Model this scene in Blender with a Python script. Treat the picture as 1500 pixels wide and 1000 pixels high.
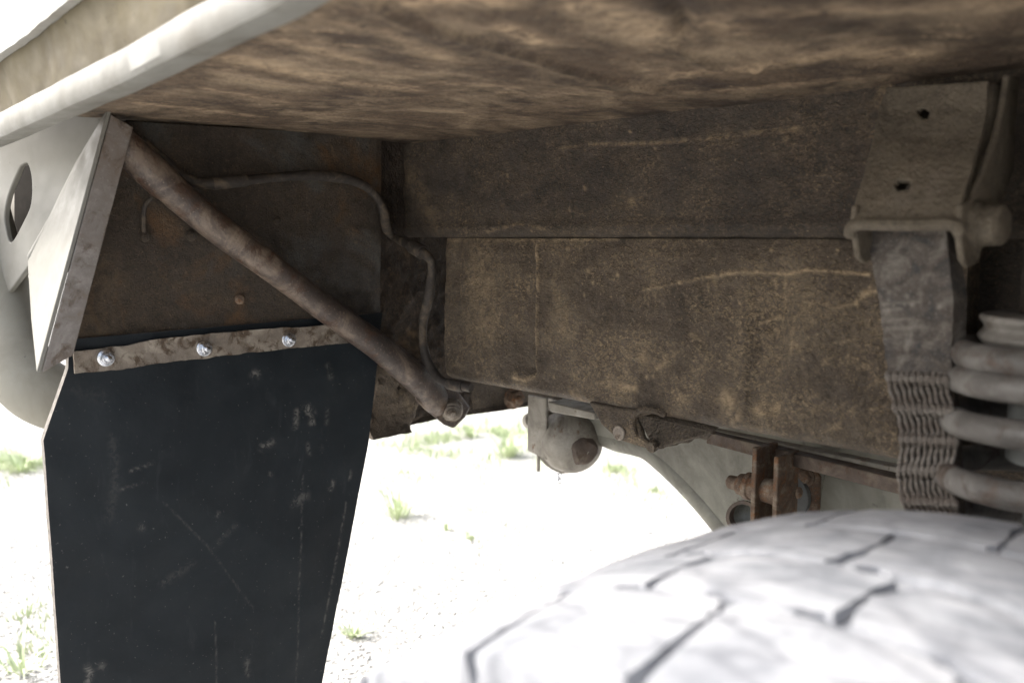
import bpy, bmesh, math, random
import numpy as np
from mathutils import Vector, Matrix, noise
random.seed(7)
D = bpy.data
S = bpy.context.scene
COL = S.collection
for o in list(D.objects):
    D.objects.remove(o)

# ------------------------------------------------------------------ camera, light, exposure
# world axes follow the vehicle: +x to its front, +y inboard (under it), z up
H = 1.07                       # camera height above the gravel
F = 1320.0 / 1500.0            # focal length in picture widths
PITCH = math.radians(6.7)
YAW = math.radians(46.8)       # camera turned from +y towards the rear
CAM = Vector((0, 0, H))
fw = Vector((-math.sin(YAW) * math.cos(PITCH), math.cos(YAW) * math.cos(PITCH), -math.sin(PITCH)))
rt = Vector((math.cos(YAW), math.sin(YAW), 0))
up = rt.cross(fw)
cd = D.cameras.new('camera')
cam = D.objects.new('camera', cd); COL.objects.link(cam)
cam.matrix_world = Matrix((rt, up, -fw)).transposed().to_4x4()
cam.location = CAM
cd.sensor_width = 36; cd.lens = 36 * F
cd.clip_start = 0.01; cd.clip_end = 2000
cd.dof.use_dof = True; cd.dof.focus_distance = 1.26; cd.dof.aperture_fstop = 4.4
S.camera = cam

SUN_EL, SUN_AZ = math.radians(44), math.radians(210)   # azimuth measured from +x towards +y: outboard and behind
w = D.worlds.new('World'); S.world = w; w.use_nodes = True
nt = w.node_tree
sky = nt.nodes.new('ShaderNodeTexSky'); sky.sky_type = 'NISHITA'; sky.sun_disc = False
sky.sun_elevation = SUN_EL
sky.sun_rotation = math.pi / 2 - SUN_AZ
sky.air_density = 1.0; sky.dust_density = 6.0; sky.ozone_density = 0.6
bg = nt.nodes['Background']; bg.inputs[1].default_value = 0.15
hs = nt.nodes.new('ShaderNodeHueSaturation'); hs.inputs['Saturation'].default_value = 0.45   # thin overcast
nt.links.new(sky.outputs[0], hs.inputs['Color']); nt.links.new(hs.outputs[0], bg.inputs[0])
sd = D.lights.new('sun', 'SUN'); sd.energy = 1.5; sd.angle = math.radians(14); sd.color = (1, 0.975, 0.94)
sun = D.objects.new('sun', sd); COL.objects.link(sun)
sdir = Vector((math.cos(SUN_EL) * math.cos(SUN_AZ), math.cos(SUN_EL) * math.sin(SUN_AZ), math.sin(SUN_EL)))
sun.rotation_euler = sdir.to_track_quat('Z', 'Y').to_euler(); sun.location = (0, 0, 6)
S.view_settings.view_transform = 'Standard'; S.view_settings.look = 'None'
S.view_settings.exposure = 1.72; S.view_settings.gamma = 1
S.view_settings.use_curve_mapping = False
S.render.engine = 'CYCLES'
S.cycles.use_denoising = True
S.cycles.max_bounces = 8; S.cycles.diffuse_bounces = 5
S.cycles.sample_clamp_indirect = 8

# ------------------------------------------------------------------ where measured outlines lie on the vehicle's planes
def ray(px, py):
    return fw + rt * ((px - 750) / 1320.0) - up * ((py - 500) / 1320.0)
def onx(px, py, x):
    r = ray(px, py); return CAM + r * (x / r.x)
def ony(px, py, y):
    r = ray(px, py); return CAM + r * (y / r.y)
def onz(px, py, z):
    r = ray(px, py); return CAM + r * ((z - H) / r.z)
def dep(px, py, d):
    return CAM + ray(px, py) * d

# ------------------------------------------------------------------ materials
class N:
    def __init__(s, name):
        s.m = D.materials.new(name); s.m.use_nodes = True
        s.t = s.m.node_tree; s.b = s.t.nodes['Principled BSDF']
        s.tc = s.t.nodes.new('ShaderNodeTexCoord').outputs['Object']
    def n(s, typ, props=None, **ins):
        nd = s.t.nodes.new(typ)
        for k, v in (props or {}).items(): setattr(nd, k, v)
        for k, v in ins.items():
            k = int(k[1:]) if k[0] == '_' and k[1:].isdigit() else k.replace('_', ' ')
            if hasattr(v, 'links') or isinstance(v, bpy.types.NodeSocket): s.t.links.new(v, nd.inputs[k])
            else: nd.inputs[k].default_value = v
        return nd
    def noise(s, scale, detail=4, rough=0.55, dist=0.0, vec=None):
        return s.n('ShaderNodeTexNoise', Vector=vec or s.tc, Scale=scale, Detail=detail, Roughness=rough, Distortion=dist).outputs['Fac']
    def stretch(s, sc, rot=(0, 0, 0)):
        return s.n('ShaderNodeMapping', Vector=s.tc, Scale=sc, Rotation=rot).outputs[0]
    def ramp(s, fac, stops):
        r = s.n('ShaderNodeValToRGB', Fac=fac); cr = r.color_ramp
        while len(cr.elements) < len(stops): cr.elements.new(0.5)
        for e, (p, c) in zip(cr.elements, stops):
            e.position = p; e.color = (*c, 1) if isinstance(c, tuple) else (c, c, c, 1)
        return r.outputs[0]
    def mix(s, fac, a, b, mode='MIX'):
        nd = s.t.nodes.new('ShaderNodeMix'); nd.data_type = 'RGBA'; nd.blend_type = mode
        for i, v in ((0, fac), (6, a), (7, b)):
            if isinstance(v, bpy.types.NodeSocket): s.t.links.new(v, nd.inputs[i])
            else: nd.inputs[i].default_value = (*v, 1) if isinstance(v, tuple) else v
        return nd.outputs[2]
    def math(s, op, a, b=0.0, c=None):
        nd = s.t.nodes.new('ShaderNodeMath'); nd.operation = op
        for i, v in enumerate((a, b) if c is None else (a, b, c)):
            if isinstance(v, bpy.types.NodeSocket): s.t.links.new(v, nd.inputs[i])
            else: nd.inputs[i].default_value = v
        return nd.outputs[0]
    def bump(s, h, dist, strength=1.0, prev=None):
        k = dict(Height=h, Distance=dist, Strength=strength)
        if prev: k['Normal'] = prev
        return s.n('ShaderNodeBump', **k).outputs[0]
    def out(s, col=None, rough=None, nrm=None, metal=0.0, spec=0.5):
        def put(v, i):
            if v is None: return
            if isinstance(v, bpy.types.NodeSocket): s.t.links.new(v, s.b.inputs[i])
            else: s.b.inputs[i].default_value = (*v, 1) if isinstance(v, tuple) else v
        put(col, 'Base Color'); put(rough, 'Roughness'); put(nrm, 'Normal')
        s.b.inputs['Metallic'].default_value = metal
        s.b.inputs['Specular IOR Level'].default_value = spec
        return s.m

def undercoat(name, dark, mid, tan, crest=0.5, wr=110, wdepth=0.0016, stretch=(1, 1, 1), blot=None, blot_lo=0.56, blot_hi=0.72, rough=0.75, grit=0.35, rel=0.6, blot2=None, dst=0.8, det=6, rgh=0.65):
    """dirty stone-chip coating: leathery wrinkles whose crests carry tan dust, specks, dirt marks (attribute 'mark')"""
    m = N(name)
    v = m.stretch(stretch)
    big = m.noise(5, 5, 0.6, 0.4, v)
    med = m.noise(28, 5, 0.65, 0.8, v)
    c = m.ramp(m.math('MULTIPLY_ADD', med, 0.5, m.math('MULTIPLY', big, 0.5)), [(0.34, dark), (0.50, mid), (0.68, tuple(x * 1.35 for x in mid))])
    if blot:
        b = m.ramp(m.noise(7, det, rgh, dst, v), [(blot_lo, 0.0), (blot_hi, 1.0)])
        c = m.mix(b, c, blot)
    if blot2:
        b = m.ramp(m.noise(9, 5, 0.6, 0.5, m.stretch(stretch, (0.4, 0.9, 1.3))), [(0.55, 0.0), (0.66, 1.0)])
        c = m.mix(b, c, blot2)
    wn = m.noise(wr, 3, 0.55, 1.6, v)
    wn2 = m.noise(wr * 2.3, 4, 0.7, 0.9, v)
    r1 = m.math('SUBTRACT', 1.0, m.math('ABSOLUTE', m.math('MULTIPLY_ADD', wn, 5.0, -2.6)))
    ridge = m.math('MULTIPLY', m.math('MAXIMUM', r1, 0.0), m.ramp(wn2, [(0.36, 0.0), (0.62, 1.0)]))
    amt = m.ramp(m.noise(9, 4, 0.6, 0.3, v), [(0.42, 0.05), (0.62, 1.0)])
    cr = m.math('MULTIPLY', m.math('MULTIPLY', m.math('POWER', ridge, 1.6), amt), crest)
    c = m.mix(cr, c, tan)
    sp = m.ramp(m.noise(420, 2, 0.5, 0.0), [(0.66, 0.0), (0.72, 1.0)])
    c = m.mix(m.math('MULTIPLY', sp, grit), c, tuple(min(1, x * 1.6) for x in tan))
    gr = m.noise(240, 3, 0.7, 0.4)
    c = m.mix(m.ramp(gr, [(0.34, 0.5), (0.48, 0.0)]), c, tuple(x * 0.35 for x in mid))
    c = m.mix(m.math('MULTIPLY', m.ramp(gr, [(0.56, 0.0), (0.70, 1.0)]), grit * 0.5), c, tan)
    st = m.n('ShaderNodeAttribute', {'attribute_name': 'dark_mark'}).outputs['Fac']
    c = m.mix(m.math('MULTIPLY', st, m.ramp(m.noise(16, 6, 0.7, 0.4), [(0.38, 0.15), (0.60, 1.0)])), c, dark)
    at = m.n('ShaderNodeAttribute', {'attribute_name': 'mark'}).outputs['Fac']
    mk = m.math('MULTIPLY', at, m.ramp(m.noise(75, 4, 0.65, 0.6), [(0.38, 0.05), (0.60, 1.0)]))
    c = m.mix(mk, c, tuple(min(1, x * 1.25) for x in tan))
    h = m.math('ADD', m.math('MULTIPLY', ridge, 0.5), m.math('ADD', m.math('MULTIPLY', wn2, 0.9), m.math('MULTIPLY', wn, 0.5)))
    nb = m.bump(h, wdepth, 0.75)
    nb = m.bump(m.noise(22, 4, 0.5, 0.3, v), 0.006, rel, nb)
    rg = m.ramp(m.noise(60, 4, 0.6), [(0.3, rough - 0.18), (0.7, min(1, rough + 0.15))])
    return m.out(c, rg, nb, spec=0.4)

def oldmetal(name, base, light, rust=None, rlo=0.55, rhi=0.7, scale=12, rough=0.7, bump=0.0012, fine=120, grit=0.25, dark=None, metal=0.0):
    m = N(name)
    n1 = m.noise(scale, 6, 0.65, 0.6)
    c = m.ramp(n1, [(0.32, dark or tuple(x * 0.6 for x in base)), (0.5, base), (0.70, light)])
    if rust:
        c = m.mix(m.ramp(m.noise(scale * 1.7, 6, 0.7, 0.5), [(rlo, 0.0), (rhi, 1.0)]), c,
                  m.ramp(m.noise(fine * 2, 3, 0.6), [(0.35, tuple(x * 0.55 for x in rust)), (0.65, rust)]))
    sp = m.ramp(m.noise(fine * 3.5, 2, 0.5), [(0.62, 0.0), (0.70, 1.0)])
    c = m.mix(m.math('MULTIPLY', sp, grit), c, light)
    at = m.n('ShaderNodeAttribute', {'attribute_name': 'mark'}).outputs['Fac']
    c = m.mix(at, c, tuple(min(1, x * 1.5) for x in light))
    nb = m.bump(m.math('ADD', m.noise(fine, 4, 0.6), m.math('MULTIPLY', m.noise(fine * 4, 3, 0.6), 0.4)), bump, 0.8)
    rg = m.ramp(m.noise(50, 4, 0.6), [(0.3, rough - 0.2), (0.7, min(1, rough + 0.15))])
    return m.out(c, rg, nb, metal=metal)

def paint(name, base, dirt, amount=0.5, rough=0.45, scale=9, streak=(1, 1, 1)):
    m = N(name)
    v = m.stretch(streak)
    d = m.ramp(m.noise(scale, 6, 0.62, 0.6, v), [(0.62 - amount * 0.35, 0.0), (0.85 - amount * 0.2, 1.0)])
    c = m.mix(d, base, dirt)
    chips = m.ramp(m.noise(70, 3, 0.6, 0.4), [(0.70, 0.0), (0.74, 1.0)])
    c = m.mix(m.math('MULTIPLY', chips, 0.5), c, tuple(x * 0.35 for x in dirt))
    at = m.n('ShaderNodeAttribute', {'attribute_name': 'mark'}).outputs['Fac']
    c = m.mix(at, c, (0.10, 0.07, 0.045))
    nb = m.bump(m.noise(35, 4, 0.5), 0.0012, 0.4)
    return m.out(c, m.ramp(m.noise(30, 4, 0.6), [(0.3, rough - 0.1), (0.7, rough + 0.25)]), nb)

M = {}
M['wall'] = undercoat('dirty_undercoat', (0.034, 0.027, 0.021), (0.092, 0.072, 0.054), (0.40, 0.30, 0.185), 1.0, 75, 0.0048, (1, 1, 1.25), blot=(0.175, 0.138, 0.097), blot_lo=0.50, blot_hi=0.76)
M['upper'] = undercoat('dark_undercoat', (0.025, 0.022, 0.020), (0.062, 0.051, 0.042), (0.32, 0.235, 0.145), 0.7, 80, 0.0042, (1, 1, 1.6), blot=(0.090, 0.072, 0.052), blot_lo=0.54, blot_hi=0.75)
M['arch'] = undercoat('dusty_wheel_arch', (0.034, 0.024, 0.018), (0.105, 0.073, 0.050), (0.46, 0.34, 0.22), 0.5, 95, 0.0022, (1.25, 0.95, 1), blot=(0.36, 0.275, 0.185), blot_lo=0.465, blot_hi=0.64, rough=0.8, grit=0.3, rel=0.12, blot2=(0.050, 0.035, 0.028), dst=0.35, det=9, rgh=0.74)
M['rearp'] = undercoat('rusty_rear_panel', (0.017, 0.014, 0.012), (0.058, 0.045, 0.034), (0.22, 0.155, 0.09), 0.45, 150, 0.0028, (1, 1, 1), blot=(0.150, 0.080, 0.034), blot_lo=0.55, blot_hi=0.70, rough=0.55, blot2=(0.085, 0.083, 0.076))
M['recess'] = undercoat('rusty_recess', (0.014, 0.011, 0.009), (0.043, 0.032, 0.024), (0.24, 0.16, 0.09), 0.40, 60, 0.004, (1, 1, 0.6))
M['gusset'] = undercoat('muddy_gusset', (0.055, 0.043, 0.034), (0.125, 0.10, 0.076), (0.34, 0.26, 0.17), 0.5, 60, 0.005)
M['brace'] = oldmetal('brown_painted_bar', (0.070, 0.053, 0.045), (0.24, 0.185, 0.14), (0.085, 0.045, 0.028), 0.52, 0.64, 17, 0.5, 0.0016, 90, 0.45, dark=(0.040, 0.032, 0.028))
M['cable'] = oldmetal('dirty_rubber_cable', (0.040, 0.033, 0.028), (0.15, 0.115, 0.078), None, scale=30, rough=0.75)
M['steel'] = oldmetal('bare_brown_steel', (0.19, 0.17, 0.155), (0.31, 0.29, 0.27), (0.12, 0.085, 0.06), 0.50, 0.64, 18, 0.55, 0.0005, 90, 0.3, dark=(0.16, 0.125, 0.10))
M['strip'] = oldmetal('scuffed_clamp_steel', (0.22, 0.185, 0.15), (0.38, 0.34, 0.28), (0.11, 0.075, 0.048), 0.50, 0.60, 26, 0.6, 0.0006, 120, 0.3)
M['rust'] = oldmetal('orange_rust', (0.13, 0.088, 0.060), (0.30, 0.25, 0.19), (0.23, 0.105, 0.045), 0.50, 0.64, 40, 0.85, 0.0010, 150, 0.4)
M['rustdark'] = oldmetal('dark_rusty_rail', (0.085, 0.062, 0.048), (0.17, 0.135, 0.10), (0.10, 0.055, 0.034), 0.54, 0.66, 20, 0.75, 0.0010, 150, 0.3)
M['can'] = oldmetal('dusty_grey_can', (0.24, 0.22, 0.185), (0.36, 0.335, 0.29), (0.17, 0.10, 0.055), 0.60, 0.68, 14, 0.6, 0.0012, 70, 0.35, dark=(0.10, 0.082, 0.065))
M['axle'] = oldmetal('grey_olive_paint', (0.205, 0.20, 0.165), (0.30, 0.29, 0.245), (0.10, 0.08, 0.06), 0.60, 0.68, 9, 0.55, 0.0008, 60, 0.15, dark=(0.11, 0.10, 0.082))
M['bracket'] = undercoat('brown_grey_bracket', (0.060, 0.048, 0.034), (0.150, 0.125, 0.093), (0.36, 0.30, 0.22), 0.30, 110, 0.0025, blot=(0.22, 0.19, 0.155), rough=0.6, grit=0.12)
M['strapw'] = oldmetal('worn_strap_webbing', (0.085, 0.070, 0.058), (0.21, 0.19, 0.165), None, scale=38, rough=0.75, bump=0.0025, fine=130, grit=0.6, dark=(0.026, 0.028, 0.031))
M['cord'] = oldmetal('frayed_strap_cord', (0.15, 0.13, 0.11), (0.26, 0.235, 0.205), None, scale=60, rough=0.85, bump=0.0012, fine=260, dark=(0.10, 0.075, 0.06))
M['spring'] = oldmetal('grey_brown_spring', (0.125, 0.115, 0.105), (0.21, 0.20, 0.185), (0.09, 0.062, 0.047), 0.52, 0.64, 20, 0.6, 0.0006, 90, 0.25)
M['seat'] = oldmetal('pale_spring_seat', (0.20, 0.185, 0.165), (0.29, 0.275, 0.25), (0.12, 0.09, 0.07), 0.55, 0.7, 20, 0.6)
M['white'] = paint('pale_grey_paint', (0.205, 0.20, 0.178), (0.145, 0.136, 0.114), 0.35)
M['lip'] = paint('dusty_white_lip', (0.195, 0.193, 0.176), (0.125, 0.117, 0.098), 0.5)
M['tan'] = paint('dirt_covered_paint', (0.150, 0.127, 0.080), (0.080, 0.066, 0.042), 0.75, 0.8, 14, (0.5, 1, 1.2))
M['bump'] = paint('dusty_bumper_paint', (0.27, 0.26, 0.22), (0.19, 0.175, 0.14), 0.5, 0.6)
M['body'] = paint('white_body_paint', (0.30, 0.30, 0.285), (0.22, 0.21, 0.18), 0.35, 0.4)
def plain(name, col, rough=0.5, metal=0.0, var=0.25, sc=40, b=0.0004):
    m = N(name)
    c = m.ramp(m.noise(sc, 4, 0.6), [(0.3, tuple(x * (1 - var) for x in col)), (0.7, tuple(min(1, x * (1 + var)) for x in col))])
    return m.out(c, rough, m.bump(m.noise(sc * 3, 3), b, 0.6), metal=metal, spec=0.1 if max(col) < 0.04 else 0.5)
M['zinc'] = plain('bright_zinc', (0.62, 0.64, 0.68), 0.24, 1.0, 0.2, 90)
M['dark'] = plain('slot_shade', (0.03, 0.026, 0.022), 0.8)
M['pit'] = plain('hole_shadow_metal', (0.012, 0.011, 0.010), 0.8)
M['disc'] = plain('grey_disc_steel', (0.13, 0.135, 0.13), 0.5)
def rubber():
    m = N('black_rubber_sheet')
    c = m.ramp(m.noise(6, 6, 0.65, 0.5), [(0.35, (0.0070, 0.0105, 0.0140)), (0.65, (0.0125, 0.0175, 0.0220))])
    sc = m.ramp(m.noise(40, 5, 0.7, 0.6, m.stretch((1, 1, 0.25))), [(0.60, 0.0), (0.80, 1.0)])
    c = m.mix(m.math('MULTIPLY', sc, 0.30), c, (0.055, 0.062, 0.068))
    sp = m.ramp(m.noise(230, 2, 0.5), [(0.70, 0.0), (0.76, 1.0)])
    c = m.mix(m.math('MULTIPLY', sp, 0.35), c, (0.2, 0.2, 0.19))
    at = m.n('ShaderNodeAttribute', {'attribute_name': 'mark'}).outputs['Fac']
    mk = m.math('MULTIPLY', at, m.ramp(m.noise(110, 4, 0.6, 1.0), [(0.42, 0.08), (0.58, 0.8)]))
    c = m.mix(mk, c, (0.27, 0.255, 0.23))
    nb = m.bump(m.noise(8, 3, 0.5), 0.004, 0.3)
    nb = m.bump(m.noise(160, 4, 0.6), 0.0004, 0.6, nb)
    return m.out(c, m.ramp(m.noise(14, 5, 0.6), [(0.35, 0.40), (0.65, 0.62)]), nb, spec=0.32)
M['flap'] = rubber()
M['flapedge'] = plain('scuffed_rubber_edge', (0.17, 0.155, 0.14), 0.8, 0, 0.4, 120)
def tyre_mat():
    m = N('white_dusted_rubber')
    n1 = m.noise(16, 5, 0.6, 0.4)
    c = m.ramp(n1, [(0.36, (0.17, 0.178, 0.195)), (0.50, (0.27, 0.277, 0.295)), (0.64, (0.33, 0.335, 0.35))])
    sc = m.ramp(m.noise(40, 4, 0.65, 1.0, m.stretch((0.4, 1.4, 1))), [(0.58, 0.0), (0.72, 1.0)])
    c = m.mix(m.math('MULTIPLY', sc, 0.7), c, (0.11, 0.116, 0.13))
    cut = m.n('ShaderNodeTexVoronoi', {'feature': 'DISTANCE_TO_EDGE'}, Vector=m.stretch((0.6, 1.6, 0.6)), Scale=22.0).outputs['Distance']
    c = m.mix(m.math('MULTIPLY', m.ramp(cut, [(0.0, 1.0), (0.10, 0.0)]), 0.55), c, (0.10, 0.105, 0.12))
    return m.out(c, 0.75, m.bump(m.noise(60, 4), 0.0024, 0.7))
M['tyre'] = tyre_mat()
M['tyreside'] = plain('dusty_black_tyre', (0.16, 0.16, 0.165), 0.8, 0, 0.4, 20)
def gravel_mat():
    m = N('pale_limestone_gravel')
    vor = m.n('ShaderNodeTexVoronoi', Vector=m.tc, Scale=55.0)
    c = m.ramp(m.noise(1.1, 5, 0.6), [(0.35, (0.50, 0.49, 0.46)), (0.65, (0.60, 0.59, 0.565))])
    c = m.mix(m.ramp(vor.outputs['Distance'], [(0.0, 0.0), (0.75, 0.6)]), c, (0.26, 0.25, 0.23))
    c = m.mix(m.ramp(m.noise(30, 5, 0.7), [(0.62, 0.0), (0.72, 0.5)]), c, (0.23, 0.21, 0.18))
    nb = m.bump(vor.outputs['Distance'], -0.012, 0.8)
    return m.out(c, 0.95, m.bump(m.noise(14, 5, 0.6), 0.02, 0.6, nb))
M['gravel'] = gravel_mat()
M['stone'] = plain('pale_stone', (0.50, 0.49, 0.47), 0.9, 0, 0.35, 14)
def grass_mat():
    m = N('fresh_grass')
    c = m.ramp(m.noise(9, 3), [(0.3, (0.36, 0.43, 0.24)), (0.6, (0.48, 0.55, 0.34)), (0.75, (0.56, 0.54, 0.40))])
    return m.out(c, 0.6)
M['grass'] = grass_mat()

# ------------------------------------------------------------------ mesh helpers
def rot_basis(a):
    a = a.normalized(); t = Vector((0, 0, 1)) if abs(a.z) < 0.9 else Vector((1, 0, 0))
    u = a.cross(t).normalized(); return u, a.cross(u).normalized()
def spline(pts, n=10):
    P = [Vector(p) for p in pts]; out = []
    Q = [2 * P[0] - P[1]] + P + [2 * P[-1] - P[-2]]
    for i in range(1, len(Q) - 2):
        for k in range(n):
            t = k / n; a, b, c, d = Q[i - 1], Q[i], Q[i + 1], Q[i + 2]
            out.append(0.5 * ((2 * b) + (c - a) * t + (2 * a - 5 * b + 4 * c - d) * t * t + (3 * b - a - 3 * c + d) * t ** 3))
    out.append(P[-1]); return out
class MB:
    def __init__(s): s.v = []; s.f = []; s.mi = []; s.mk = None; s.mk2 = None
    def add(s, vs, fs, mi=0):
        k = len(s.v); s.v += [Vector(v) for v in vs]; s.f += [tuple(i + k for i in f) for f in fs]; s.mi += [mi] * len(fs)
        return s
    def prism(s, pts, vec, holes=(), side=0):
        """polygon (with holes) extruded along vec"""
        bm = bmesh.new(); loops = []
        for lp in [pts] + list(holes):
            vs = [bm.verts.new(p) for p in lp]
            loops.append(len(vs))
            for i in range(len(vs)): bm.edges.new((vs[i], vs[(i + 1) % len(vs)]))
        if holes: bmesh.ops.triangle_fill(bm, use_beauty=True, use_dissolve=False, edges=bm.edges[:])
        else: bm.faces.new(bm.verts[:])
        bm.verts.index_update()
        vs = [v.co.copy() for v in bm.verts]; fs = [[v.index for v in f.verts] for f in bm.faces]
        n = len(vs); bm.free(); vec = Vector(vec)
        s.add(vs + [v + vec for v in vs], fs + [[i + n for i in reversed(f)] for f in fs])
        k = len(s.v) - 2 * n; st = 0
        for L in loops:
            for i in range(L):
                a, b = st + i, st + (i + 1) % L
                s.f.append((k + a, k + b, k + n + b, k + n + a)); s.mi.append(side)
            st += L
        return s
    def box(s, lo, hi):
        x0, y0, z0 = lo; x1, y1, z1 = hi
        return s.prism([(x0, y0, z0), (x1, y0, z0), (x1, y1, z0), (x0, y1, z0)], (0, 0, z1 - z0))
    def tube(s, pts, r, n=14, flat=None):
        P = [Vector(p) for p in pts]; R = r if hasattr(r, '__len__') else [r] * len(P)
        u = None; vs = []; fs = []
        for i, p in enumerate(P):
            d = (P[min(i + 1, len(P) - 1)] - P[max(i - 1, 0)]).normalized()
            if u is None: u, _ = rot_basis(d)
            u = (u - d * u.dot(d)).normalized(); w_ = d.cross(u)
            for k in range(n):
                a = 2 * math.pi * k / n
                vs.append(p + (u * math.cos(a) + w_ * math.sin(a)) * R[i])
            if i:
                for k in range(n):
                    a, b = (i - 1) * n + k, (i - 1) * n + (k + 1) % n
                    fs.append((a, b, b + n, a + n))
        fs.append(tuple(reversed(range(n)))); fs.append(tuple(len(vs) - n + k for k in range(n)))
        return s.add(vs, fs)
    def lathe(s, c, axis, prof, n=28, squash=None):
        """prof: list of (distance along axis, radius)"""
        c = Vector(c); axis = Vector(axis).normalized(); u, w_ = rot_basis(axis); vs = []; fs = []
        for i, (h, r) in enumerate(prof):
            for k in range(n):
                a = 2 * math.pi * k / n
                vs.append(c + axis * h + (u * math.cos(a) + w_ * math.sin(a)) * max(r, 1e-5))
            if i:
                for k in range(n):
                    a, b = (i - 1) * n + k, (i - 1) * n + (k + 1) % n
                    fs.append((a, b, b + n, a + n))
        fs.append(tuple(reversed(range(n)))); fs.append(tuple(len(vs) - n + k for k in range(n)))
        return s.add(vs, fs)
    def sheet(s, G, thick=None, marks=None):
        """G: 2D list of points -> quads; thick: vector for a back side"""
        nv, nu = len(G), len(G[0]); vs = [p for row in G for p in row]
        fs = [(j * nu + i, j * nu + i + 1, (j + 1) * nu + i + 1, (j + 1) * nu + i) for j in range(nv - 1) for i in range(nu - 1)]
        s.add(vs, fs); base = len(s.v) - len(vs)
        if thick is not None:
            t = Vector(thick)
            per = [i for i in range(nu)] + [j * nu + nu - 1 for j in range(1, nv)] + [(nv - 1) * nu + i for i in range(nu - 2, -1, -1)] + [j * nu for j in range(nv - 2, 0, -1)]
            k = len(s.v); s.v += [vs[i] + t for i in per]; L = len(per)
            for i in range(L):
                a, b = per[i], per[(i + 1) % L]
                s.f.append((base + a, base + b, k + (i + 1) % L, k + i)); s.mi.append(1 if marks == 'edge' else 0)
            s.f.append(tuple(k + i for i in reversed(range(L)))); s.mi.append(0)
        return s
    def wobble(s, amp, sc):
        for v in s.v:
            n_ = noise.noise_vector(v * sc); v += n_ * amp
        return s
    def build(s, name, mats, parent=None, bevel=0, seg=2, sharp=35, fix=True):
        me = D.meshes.new(name); c = sum(s.v, Vector()) / len(s.v)
        me.from_pydata([v - c for v in s.v], [], s.f); me.update()
        for m in (mats if isinstance(mats, (list, tuple)) else [mats]): me.materials.append(m)
        me.polygons.foreach_set('material_index', s.mi)
        if fix:
            bm = bmesh.new(); bm.from_mesh(me); bmesh.ops.recalc_face_normals(bm, faces=bm.faces); bm.to_mesh(me); bm.free()
        if s.mk is not None:
            a = me.attributes.new('mark', 'FLOAT', 'POINT'); mk = np.zeros(len(s.v), dtype=np.float32); mk[:len(s.mk)] = s.mk
            a.data.foreach_set('value', mk)
        if s.mk2 is not None:
            a = me.attributes.new('dark_mark', 'FLOAT', 'POINT'); mk = np.zeros(len(s.v), dtype=np.float32); mk[:len(s.mk2)] = s.mk2
            a.data.foreach_set('value', mk)
        me.polygons.foreach_set('use_smooth', [True] * len(me.polygons)); me.set_sharp_from_angle(angle=math.radians(sharp))
        o = D.objects.new(name, me); COL.objects.link(o)
        wl = Vector(parent['wl']) if parent else Vector((0, 0, 0))
        o.location = c - wl
        if parent: o.parent = parent
        o['wl'] = tuple(c)
        if bevel:
            b = o.modifiers.new('bevel', 'BEVEL'); b.width = bevel; b.segments = seg; b.limit_method = 'ANGLE'; b.angle_limit = math.radians(40)
        return o
def empty(name, loc, parent=None):
    o = D.objects.new(name, None); COL.objects.link(o); o['wl'] = tuple(loc); o.empty_display_size = 0.1
    o.location = Vector(loc) - (Vector(parent['wl']) if parent else Vector()); o.parent = parent; return o
def tag(o, label=None, cat=None, group=None, kind=None):
    for k, v in (('label', label), ('category', cat), ('group', group), ('kind', kind)):
        if v: o[k] = v
    return o
def segdist(P, a, b):
    a = np.array(a); b = np.array(b); ab = b - a; t = np.clip(((P - a) @ ab) / max(ab @ ab, 1e-12), 0, 1)
    return np.linalg.norm(P - (a + t[:, None] * ab), axis=1)
def field(P, strokes):
    """strokes: (points on the surface, half width, strength) -> strength per vertex"""
    out = np.zeros(len(P))
    for pts, w_, st in strokes:
        d = np.full(len(P), 9.0)
        if len(pts) == 1: d = np.linalg.norm(P - np.array(pts[0]), axis=1)
        for a, b in zip(pts, pts[1:]): d = np.minimum(d, segdist(P, a, b))
        out = np.maximum(out, st * np.exp(-(d / w_) ** 2))
    return out
def grid_sheet(L, R, nu, nv, nrm, relief, thick, marks=(), dents=(), dark_marks=()):
    """sheet ruled between left polyline L and right polyline R, relief pushes along nrm; dents: strokes with depth in metres"""
    def at(pl, t):
        t *= len(pl) - 1; i = min(int(t), len(pl) - 2); return Vector(pl[i]).lerp(Vector(pl[i + 1]), t - i)
    G = []
    nrm = Vector(nrm)
    for j in range(nv + 1):
        a, b = at(L, j / nv), at(R, j / nv)
        G.append([a.lerp(b, i / nu) for i in range(nu + 1)])
    P = np.array([p for r in G for p in r])
    mk = field(P, marks) if marks else None; mk2 = field(P, dark_marks) if dark_marks else None
    dn = np.zeros(len(P))
    for st in dents: 
        d = field(P, [(st[0], st[1], 1.0)]); dn += d * st[2]
    k = 0
    for j in range(nv + 1):
        for i in range(nu + 1):
            p = G[j][i]; G[j][i] = p + nrm * (relief(p, i / nu, j / nv) + float(dn[k])); k += 1
    mb = MB().sheet(G, thick); mb.mk = mk; mb.mk2 = mk2
    return mb
def nz(p, sc, off=0.0): return noise.fractal(Vector((p[0] * sc + off, p[1] * sc, p[2] * sc)), 0.6, 2.0, 4)
def hexpts(c, axis, r, h, n=6, ph=0.2):
    u, w_ = rot_basis(Vector(axis)); return [Vector(c) + (u * math.cos(ph + 2 * math.pi * k / n) + w_ * math.sin(ph + 2 * math.pi * k / n)) * r for k in range(n)]
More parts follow.
